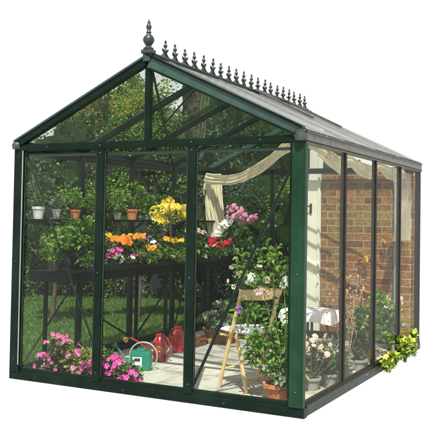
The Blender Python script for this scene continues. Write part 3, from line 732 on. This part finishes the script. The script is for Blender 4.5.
# white table behind the chair, by the right wall
t = thing('round_table', 'small garden table by the right wall under a white cloth', 'table', (.84, 1.75, .03))
m = MB(); m.lathe([(.29, .57), (.30, .575), (.30, .59), (.001, .592)], n=36); m.build('tabletop', M['darkwood'], t, True)
for k in range(4):
    a = k * math.pi / 2 + .5; MB().bar((.20 * math.cos(a), .20 * math.sin(a), 0), (.17 * math.cos(a), .17 * math.sin(a), .57), .025, .025, (0, 1, 0)).build('leg', M['darkwood'], t)
def round_cloth(R, drop, seed=3):
    v = []; n = 96; rings = [(0, 0), (R * .5, 0), (R * .95, 0), (R, -.004), (R + .008, -.02), (R + .012, -drop * .5), (R + .015, -drop)]
    for i, (r, z) in enumerate(rings):
        for k in range(n):
            a = 2 * math.pi * k / n; wv = .018 * math.sin(11 * a + 1) + .010 * math.sin(23 * a)
            t_ = max(0, (i - 4) / 2); v.append(((r + wv * t_) * math.cos(a), (r + wv * t_) * math.sin(a), z + (.02 * math.sin(4 * a) if i == 6 else 0)))
    f = [(i * n + k, i * n + (k + 1) % n, (i + 1) * n + (k + 1) % n, (i + 1) * n + k) for i in range(1, len(rings) - 1) for k in range(n)]
    f = [q[::-1] for q in f]; f += [(0 * n, n + k, n + (k + 1) % n) for k in range(n)]
    return v, f
v, f = round_cloth(.302, .10)
tag(link_mesh('tablecloth', v, f, M['tablecloth'], None, True, (.84, 1.75, .626)), 'white cloth draped over the small garden table', 'tablecloth')

# ------------------------------------------------------------------ climber in a terracotta pot, front right corner
t = thing('potted_climber', 'tall climbing plant with pink and white flowers in a terracotta pot, front right corner', 'climber', (1.14, .32, .032))
pot(t, .135, .15, M['terracotta'])
C_all = []; m = MB()
paths = [[(0, 0, .12), (-.05, .02, .4), (-.12, .02, .75), (-.22, .05, 1.0), (-.42, .05, 1.12)],
         [(0, 0, .12), (.02, -.02, .4), (-.04, .0, .7), (-.08, .02, 1.05), (-.06, .04, 1.32)],
         [(0, 0, .12), (-.10, .0, .3), (-.20, .0, .5), (-.26, .02, .72), (-.30, .03, .95)],
         [(0, 0, .12), (.06, .0, .35), (.06, .0, .65), (.02, .02, .95), (.06, .02, 1.2)],
         [(-.22, .05, 1.0), (-.36, .05, .98), (-.47, .05, .88), (-.50, .04, .76)],
         [(-.12, .02, .75), (-.28, 0, .76), (-.36, 0, .66), (-.38, 0, .55)]]
for pth in paths:
    m.tube(pth, [.006] + [.004] * (len(pth) - 2) + [.002], 6)
    pth = [np.array(p) for p in pth]
    for a, b in zip(pth[:-1], pth[1:]):
        for _ in range(20): C_all.append(a + (b - a) * random.random() + rng.normal(size=3) * (.035, .03, .035))
m.build('stem', M['stem'], t, True)
for _ in range(230):
    C_all.append(np.array((random.uniform(-.46, .10), random.gauss(.02, .05), random.uniform(.93, 1.32) - .12 * random.random())))
for _ in range(60):
    C_all.append(np.array((random.gauss(-.40, .05), random.gauss(.02, .03), random.uniform(.62, 1.05))))
C1, O1 = cloud(560, (-.10, 0, .44), (.20, .13, .20), 14, .4, .3); C_all = np.concatenate([np.array(C_all), C1])
C_all = C_all[(C_all[:, 1] > -.22)]
q_ = rng.random(len(C_all)); z_ = C_all[:, 2]
C_all = C_all[~(((z_ > .80) & (z_ < .93) & (q_ > .12)) | ((z_ > .53) & (z_ < .68) & (C_all[:, 0] < -.05) & (q_ > .45)))]
leaves('foliage', C_all, .06, M['leaf_bright'], t, aspect=.3, up=.6)
C, O = cloud(240, (.05, -.02, .22), (.15, .12, .10), 8, .5, .4); leaves('ground_foliage', C, .045, M['leaf_grey'], t, outward=O)
blooms(t, [(-.27, .0, 1.02), (-.30, .0, .98), (-.24, .0, .99)], .075, 'white', 'double')
blooms(t, [(-.18, .0, .93), (-.20, -.02, .9), (-.15, 0, .90), (-.14, .0, 1.03), (-.12, 0, 1.0)], .075, 'palepink', 'double')
blooms(t, [(.04, .0, 1.02), (.07, .0, .99), (.02, .02, .97)], .08, 'white', 'double')
blooms(t, [(-.38, -.03, .76), (-.36, -.03, .73)], .06, 'purple', 'open')
blooms(t, [(-.47, .0, 1.1), (-.40, .0, 1.05), (-.44, 0, .93), (-.5, 0, .98), (-.2, 0, 1.12), (-.1, 0, 1.15)], .045, 'palepink', 'open')

# other plants on the right
RG = 'potted plants along the right glass wall'
def rt(name, x, y, r, h, n, s, lm, label, fl=None, pr=.085, ph=.11, pm='greypot', cat='potted plant', **k):
    return bushy(name, label, cat, (x, y, .032), r, h, n, s, lm, pr, ph, pm, fl, RG, **k)
rt('hydrangea', 1.22, .86, .19, .36, 620, .06, 'olive', 'pale pink hydrangea in the first bay of the right wall', [(24, .055, 'palepink', 'double', .55, 1.1)], cat='hydrangea')
rt('hydrangea', 1.22, 1.30, .17, .26, 340, .07, 'grey', 'lower, fading pink hydrangea behind the first right wall post', [(18, .05, 'palepink', 'double', .5, 1.05)], cat='hydrangea')
rt('foliage_plant', .98, .98, .20, .30, 520, .06, 'mid', 'green bushy pot plant on the floor left of the pale hydrangea')
rt('foliage_plant', 1.32, 1.92, .14, .42, 560, .06, 'olive', 'olive leafed plant in front of the second right wall pane')
rt('foliage_plant', 1.22, 2.25, .22, .52, 950, .055, 'mid', 'dense green plant in front of the third right wall pane')
rt('foliage_plant', 1.20, 2.75, .24, .62, 1100, .055, 'bright', 'tall bright green plant before the drainpipe')
rt('foliage_plant', 1.02, 1.32, .20, .26, 620, .05, 'bright', 'low spreading green plant on the floor in front of the white clothed table')
rt('foliage_plant', 1.30, 1.10, .13, .18, 420, .045, 'mid', 'small bushy green plant between the two hydrangeas')
rt('foliage_plant', 1.25, 3.32, .20, .48, 800, .055, 'grey', 'grey green plant in the last bay by the brick wall', [(9, .05, 'palepink', 'double', .85, 1.1)], pm='greypot')
# dry seed-head plant
t = thing('dried_plant', 'tall dry pinkish plant with bare branching stems behind the second pane', 'dried plant', (1.32, 1.50, .032))
pot(t, .08, .12, M['greypot'])
tops = [(min(.12, random.gauss(-.06, .12)), random.gauss(.05, .16), random.uniform(.6, 1.0)) for _ in range(14)]
stems(t, tops, (0, 0, .1), .0026, M['drystem'], .2)
C = np.concatenate([np.array(p) + rng.normal(size=(18, 3)) * (.045, .045, .05) for p in tops])
M['leaf_dry'] = leaf_mat('leaf_dry', [(.35, .16, .12), (.5, .26, .2), (.6, .38, .28), (.45, .3, .14)], .3)
leaves('seed_heads', C, .028, M['leaf_dry'], t)
# low lime euphorbia outside the right wall
EG = 'yellow green bushes outside the right wall'
for (y, r, h, lab, lm) in ((3.22, .25, .28, 'lime yellow bush outside the far right corner of the base', 'lime'), (2.8, .26, .27, 'lime yellow bush in the middle of three outside the right wall', 'lime'), (2.2, .26, .20, 'low yellow green bush nearest the front outside the right wall', 'lime')):
    t = thing('garden_bush', lab, 'bush', (1.56, y, 0), EG)
    stems(t, [(random.gauss(0, .03), random.uniform(-.6, .6) * r, h * random.uniform(.4, .75)) for _ in range(10)], (0, 0, 0), .004)
    C, O = cloud(1100, (0, 0, h * .5), (.06, r, h * .5), 16, .4, .2); C = C[(C[:, 2] > .015) & (C[:, 0] > -.05)]
    leaves('foliage', C, .045, M['leaf_' + lm], t, outward=C, trim=True, up=.9, zmin=.003)
    C = [(random.uniform(-.02, .04), random.uniform(-r * .8, r * .5), h * random.uniform(.6, 1.0)) for _ in range(10)]
    C = [c for c in C if keep(np.array([c]) + np.array([1.56, y, 0]))[0]]
    blooms(t, C, .045, 'yellow', 'double', face=(.8, -.5, .6))
P = [(0, 0, 0), (.012, .006, .004), (.026, 0, .002), (.012, -.008, .005)]
tag(link_mesh('fallen_petal', [(a * 1.4, b * 1.8, c) for a, b, c in P] + [(a * 1.4, b * 1.8, c + .0015) for a, b, c in P], [(3, 2, 1, 0), (4, 5, 6, 7), (0, 1, 5, 4), (1, 2, 6, 5), (2, 3, 7, 6), (3, 0, 4, 7)], M['flower_magenta'], None, False, (1.535, 1.42, .0915)), 'single magenta petal lying on the right base ledge', 'petal')
# yellow leaved twig against the wall
t = thing('ivy_twig', 'thin twig with yellow orange autumn leaves against the brick wall', 'climber', (.74, 3.74, .03))
MB().tube([(0, 0, 0), (.02, .02, .5), (-.03, .03, .9), (.04, .02, 1.1), (.25, .03, 1.25), (.36, .03, 1.34)], [.008, .006, .005, .004, .003, .002], 6).build('stem', M['drystem'], t, True)
C = np.concatenate([np.array((.04, -.01, 1.05)) + rng.normal(size=(12, 3)) * (.04, .01, .035), np.array((.34, -.01, 1.30)) + rng.normal(size=(14, 3)) * (.04, .01, .04)])
leaves('foliage', C, .08, M['leaf_ivy'], t, up=.1, aspect=.5)

# ------------------------------------------------------------------ cream cloths
def strip_cloth(name, centre, cross, thick_n=16, mat=None, folds=3, amp=.02, label=None, rough_seed=0):
    """swag of cloth: 'centre' path, 'cross' gives half-width vectors; folds run lengthwise"""
    pts = [Vector(p) for p in centre]; n = len(pts); v = []
    # resample with catmull-rom
    P_ = []
    for i in range(n - 1):
        p0, p1, p2, p3 = pts[max(i - 1, 0)], pts[i], pts[i + 1], pts[min(i + 2, n - 1)]
        c0, c1 = Vector(cross[i]), Vector(cross[i + 1])
        for k in range(8):
            t = k / 8
            q = .5 * ((2 * p1) + (-p0 + p2) * t + (2 * p0 - 5 * p1 + 4 * p2 - p3) * t * t + (-p0 + 3 * p1 - 3 * p2 + p3) * t ** 3)
            P_.append((q, c0.lerp(c1, t)))
    P_.append((pts[-1], Vector(cross[-1])))
    for i, (q, c) in enumerate(P_):
        d = (P_[min(i + 1, len(P_) - 1)][0] - P_[max(i - 1, 0)][0]).normalized(); nn = d.cross(c).normalized()
        for j in range(thick_n + 1):
            u = j / thick_n * 2 - 1
            w = amp * (math.sin(folds * math.pi * u + .35 * math.sin(i * .5 + rough_seed)) + .4 * math.sin(folds * 2.3 * math.pi * u + i * .21 + rough_seed))
            v.append(q + c * u + nn * w)
    m = thick_n + 1
    f = [(i * m + j, i * m + j + 1, (i + 1) * m + j + 1, (i + 1) * m + j) for i in range(len(P_) - 1) for j in range(thick_n)]
    o = link_mesh(name, v, f, mat or M['clothm'], None, True)
    return o
def cloth_mat():
    m, nt, out = new_mat('cream_shade_cloth')
    tc = N(nt, 'ShaderNodeTexCoord'); n1 = N(nt, 'ShaderNodeTexNoise', Scale=5, Detail=5); nt.links.new(tc.outputs['Object'], n1.inputs['Vector'])
    r = ramp(nt, n1.outputs['Fac'], [(.66, .58, .38), (.80, .73, .53)], [.35, .65])
    d = N(nt, 'ShaderNodeBsdfDiffuse'); t_ = N(nt, 'ShaderNodeBsdfTranslucent'); mx = N(nt, 'ShaderNodeMixShader'); mx.inputs[0].default_value = .35
    w = N(nt, 'ShaderNodeTexNoise', Scale=220, Detail=2); nt.links.new(tc.outputs['Object'], w.inputs['Vector'])
    bu = N(nt, 'ShaderNodeBump'); bu.inputs['Strength'].default_value = .3; bu.inputs['Distance'].default_value = .003
    nt.links.new(w.outputs['Fac'], bu.inputs['Height']); nt.links.new(bu.outputs[0], d.inputs['Normal'])
    nt.links.new(r.outputs[0], d.inputs[0]); nt.links.new(r.outputs[0], t_.inputs[0])
    nt.links.new(d.outputs[0], mx.inputs[1]); nt.links.new(t_.outputs[0], mx.inputs[2]); nt.links.new(mx.outputs[0], out.inputs[0]); return m
M['clothm'] = cloth_mat()
sw = strip_cloth('shade_cloth', [(-1.42, 3.5, 2.10), (-1.1, 3.3, 2.06), (-.6, 2.85, 2.05), (0.0, 2.3, 2.15), (.55, 1.75, 2.32), (1.0, 1.3, 2.36), (1.40, .75, 2.17)],
            [(.03, 0, .07), (.03, 0, .065), (.03, 0, .07), (.04, 0, .085), (.05, 0, .10), (.05, 0, .11), (.03, 0, .07)], folds=3, amp=.016)
tag(sw, 'cream shade cloth slung in a swag from far left corner to right eave', 'shade cloth')
hg = strip_cloth('hanging_cloth', [(-1.33, 3.56, 2.16), (-1.33, 3.56, 1.95), (-1.30, 3.55, 1.7), (-1.27, 3.55, 1.5), (-1.24, 3.55, 1.30)],
            [(.12, 0, 0), (.15, 0, 0), (.145, 0, 0), (.14, 0, 0), (.14, 0, .01)], folds=5, amp=.018)
tag(hg, 'cream cloth end hanging straight down at the far left corner', 'shade cloth')
sc = strip_cloth('scalloped_cloth', [(1.36, .55, 2.16), (1.38, .85, 2.10), (1.38, 1.15, 2.06), (1.38, 1.37, 2.12), (1.38, 1.7, 2.07), (1.38, 2.1, 2.06), (1.38, 2.38, 2.13), (1.38, 2.7, 2.09), (1.38, 3.0, 2.09), (1.38, 3.4, 2.12)],
            [(0, 0, .04), (.01, 0, .07), (.01, 0, .08), (0, 0, .05), (.01, 0, .07), (.01, 0, .075), (0, 0, .05), (.01, 0, .07), (.01, 0, .07), (0, 0, .05)], folds=2, amp=.012, mat=M['clothm'], rough_seed=2)
tag(sc, 'cream cloth looped in shallow scallops under the right eave', 'shade cloth')
cu = strip_cloth('curtain', [(1.40, 3.24, 2.13), (1.40, 3.25, 1.95), (1.40, 3.26, 1.7), (1.405, 3.26, 1.5), (1.40, 3.26, 1.32)],
            [(0, .40, 0), (0, .40, 0), (0, .39, 0), (0, .39, 0), (0, .40, 0)], folds=7, amp=.012, mat=None, rough_seed=5)
def sheer():
    m, nt, out = new_mat('sheer_curtain')
    d = N(nt, 'ShaderNodeBsdfDiffuse'); d.inputs[0].default_value = (.72, .64, .54, 1); t_ = N(nt, 'ShaderNodeBsdfTransparent')
    mx = N(nt, 'ShaderNodeMixShader'); mx.inputs[0].default_value = .42
    nt.links.new(t_.outputs[0], mx.inputs[1]); nt.links.new(d.outputs[0], mx.inputs[2]); nt.links.new(mx.outputs[0], out.inputs[0]); return m
cu.data.materials.clear(); cu.data.materials.append(sheer())
tag(cu, 'thin translucent cream curtain hanging in the last bay of the right wall', 'curtain')

# ------------------------------------------------------------------ garden behind
def trim_mesh(o):
    """drop faces that stick out past the sight planes"""
    import bmesh
    off = np.array(o.parent.location if o.parent else (0, 0, 0)) + np.array(o.location)
    bm = bmesh.new(); bm.from_mesh(o.data); co = np.array([v.co for v in bm.verts]) + off
    k = keep(co, .06); bad = [v for v, kk in zip(bm.verts, k) if not kk]
    bmesh.ops.delete(bm, geom=bad, context='VERTS'); bm.to_mesh(o.data); bm.free()

def core(parent, c, r, mat, n=24):
    v = []; f = []; ph = rng.uniform(0, 6, 6)
    for i in range(n + 1):
        for j in range(n * 2):
            th = math.pi * i / n; a = math.pi * j / n
            d = np.array([math.sin(th) * math.cos(a), math.sin(th) * math.sin(a), math.cos(th)])
            k = 1 + .14 * math.sin(5 * d[0] + ph[0]) * math.sin(6 * d[1] + ph[1]) + .12 * math.sin(9 * d[2] + 4 * d[0] + ph[2]) + rng.uniform(-.05, .05)
            v.append(np.array(c) + d * np.array(r) * k)
    m = n * 2
    f = [(i * m + j, (i + 1) * m + j, (i + 1) * m + (j + 1) % m, i * m + (j + 1) % m) for i in range(n) for j in range(m)]
    return v, f

def tree(name, label, loc, h, r, n, size, lm, group='trees behind the lawn', z0=.35, trunk=.07, corek=.72, clumps=70, cat='tree', aspect=.4, cone=False):
    t = thing(name, label, cat, loc, group)
    m = MB(); hh = h * .8
    m.tube([(0, 0, 0), (.03, .02, hh * .3), (-.03, 0, hh * .6), (0, 0, hh)], [trunk, trunk * .8, trunk * .55, trunk * .2], 9)
    for k in range(6):
        a = random.uniform(0, 6.28); z = hh * random.uniform(.25, .7); l = r * random.uniform(.4, .8)
        m.tube([(0, 0, z), (l * .5 * math.cos(a), l * .5 * math.sin(a), z + l * .35), (l * math.cos(a), l * math.sin(a), z + l * .8)], [trunk * .4, trunk * .25, trunk * .1], 6)
    o = m.build('trunk', M['bark'], t, True); trim_mesh(o)
    cz = (h + z0) / 2; rz = (h - z0) / 2
    n = int(n * 1.5); size *= .8
    C, O = cloud(n, (0, 0, cz), (r, r, rz), clumps, .22, .55)
    if cone:
        s = 1 - .75 * (C[:, 2] - z0) / (h - z0); s = np.clip(s, .08, 1)[:, None]; C[:, :2] *= s
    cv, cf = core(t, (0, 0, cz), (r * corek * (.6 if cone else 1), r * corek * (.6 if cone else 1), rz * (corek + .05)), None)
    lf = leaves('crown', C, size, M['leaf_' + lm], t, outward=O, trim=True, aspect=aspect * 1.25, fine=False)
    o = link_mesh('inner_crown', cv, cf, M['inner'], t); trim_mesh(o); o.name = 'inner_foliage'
    return t
# hedge at the back of the lawn
def hedge(a, b, h, th, lm, label, n):
    a = Vector(a); b = Vector(b); d = (b - a); ln = d.length; ux = d.normalized(); uy = Vector((-ux.y, ux.x, 0))
    t = thing('hedge', label, 'hedge', tuple(a), 'hedges round the lawn')
    P = []
    k = int(n)
    s = rng.random(k) * ln; face = rng.random(k)
    z = rng.random(k) * h; w = np.full(k, 0.) - th / 2
    tp = face > .8; z[tp] = h; w[tp] = (rng.random(tp.sum()) - .5) * th
    bumps = .10 * np.sin(s * 3.1) * np.cos(z * 4) + .07 * np.sin(s * 9 + z * 7) + rng.normal(size=k) * .04
    C = np.outer(s, np.array(ux)) + np.outer(w - bumps, np.array(uy)); C[:, 2] += z + np.where(tp, bumps, 0)
    C[:, 2] = np.clip(C[:, 2], .01, None)
    leaves('foliage', C, .06, M['leaf_' + lm], t, outward=np.tile(-np.array(uy), (k, 1)), trim=True, fine=False, aspect=.5)
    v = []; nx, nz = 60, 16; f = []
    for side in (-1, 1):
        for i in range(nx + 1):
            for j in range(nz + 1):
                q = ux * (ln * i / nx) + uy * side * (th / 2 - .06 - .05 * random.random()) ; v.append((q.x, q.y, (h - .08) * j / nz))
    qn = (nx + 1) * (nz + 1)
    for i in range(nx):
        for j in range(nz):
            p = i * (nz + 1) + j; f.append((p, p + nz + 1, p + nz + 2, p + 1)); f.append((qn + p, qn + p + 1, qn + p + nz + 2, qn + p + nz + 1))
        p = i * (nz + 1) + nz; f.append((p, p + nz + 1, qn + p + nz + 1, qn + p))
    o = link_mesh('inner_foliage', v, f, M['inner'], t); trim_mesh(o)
hedge((-7.2, 5.6, 0), (-2.6, 7.6, 0), 2.3, .7, 'dark', 'tall dark clipped hedge along the left back of the lawn', 36000)
hedge((-2.7, 7.3, 0), (-.2, 5.6, 0), 2.1, .6, 'dark', 'dark hedge closing the lawn behind the greenhouse back wall', 15000)

tree('garden_tree', 'dark green tree at the far left of the garden', (-6.2, 6.2, 0), 3.9, 1.35, 12000, .085, 'dark')
tree('garden_tree', 'olive green tree above the hedge left of the sunlit one', (-5.5, 6.9, 0), 4.7, 1.3, 13000, .08, 'olive')
tree('garden_tree', 'sunlit yellow green tree seen through the left half of the gable', (-4.4, 6.6, 0), 4.4, 1.0, 9500, .08, 'bright', corek=.55)
tree('garden_tree', 'mid green tree behind the gable post', (-3.3, 7.1, 0), 4.7, 1.25, 12000, .08, 'mid')
tree('garden_tree', 'grey green conifer rising behind the middle bay', (-2.2, 6.6, 0), 4.3, 1.1, 9500, .07, 'conifer')
tree('garden_tree', 'dark tree right of the grey green conifer', (-1.3, 6.7, 0), 4.0, 1.0, 8500, .07, 'dark')
# shrubs closer in
SGp = 'shrubs close behind the greenhouse'
tree('garden_shrub', 'sunny bright green shrub behind the white hung door frame side of the back wall', (-.52, 4.75, 0), 2.35, .62, 7000, .075, 'bright', SGp, .05, .04, .6, 40, 'shrub')
tree('garden_shrub', 'soft grey green conifer shrub behind the hanging cream cloth', (-1.35, 4.9, 0), 2.3, .70, 8500, .06, 'conifer', SGp, .05, .05, .7, 50, 'shrub', .2)
tree('garden_shrub', 'dark glossy shrub behind the far left corner', (-2.25, 4.9, 0), 2.0, .62, 6000, .07, 'dark', SGp, .05, .04, .7, 40, 'shrub')
tree('garden_shrub', 'mid green shrub outside the left wall behind the yellow standard bush', (-2.9, 4.1, 0), 1.95, .50, 5200, .07, 'dark', SGp, .75, .045, .6, 36, 'shrub')
tree('garden_shrub', 'airy leafy shrub outside the left wall behind the near shelf pots', (-3.6, 3.0, 0), 2.2, .60, 4200, .08, 'dark', SGp, 1.15, .04, .45, 36, 'shrub')
tree('garden_shrub', 'low border shrub with broad leaves behind the far end of the bench', (-.75, 4.15, 0), .95, .42, 2600, .08, 'mid', SGp, .03, .03, .5, 24, 'shrub')

# ------------------------------------------------------------------ world, sun, camera
w = bpy.data.worlds.new('World'); SC.world = w; w.use_nodes = True
bg = w.node_tree.nodes['Background']; bg.inputs[0].default_value = (1, 1, 1, 1); bg.inputs[1].default_value = .585
sd = bpy.data.lights.new('sun', 'SUN'); sd.energy = 5; sd.angle = math.radians(.5); sd.color = (1, .95, .86)
so = bpy.data.objects.new('sun', sd); COL.objects.link(so)
frm = Vector((.30, -.62, 1.05)); so.rotation_euler = frm.to_track_quat('Z', 'Y').to_euler(); so.location = frm * 10
cd = bpy.data.cameras.new('camera'); co = bpy.data.objects.new('camera', cd); COL.objects.link(co)
R = Matrix(((.90210224, -.00113025, .43152089), (.43125358, -.03292831, -.90162968), (.01522832, .99945708, -.02921728)))
co.matrix_world = Matrix.Translation(Vector(EYE)) @ R.to_4x4()
cd.sensor_width = 36; cd.lens = 766.0445 / 434 * 36; cd.shift_x = -42.7465 / 434; cd.shift_y = -21.096 / 434
cd.clip_end = 200; cd.clip_start = .05
SC.camera = co
SC.view_settings.view_transform = 'Standard'; SC.view_settings.look = 'None'; SC.view_settings.exposure = .8; SC.view_settings.gamma = 1
SC.cycles.max_bounces = 10; SC.cycles.transparent_max_bounces = 40; SC.cycles.sample_clamp_indirect = 4
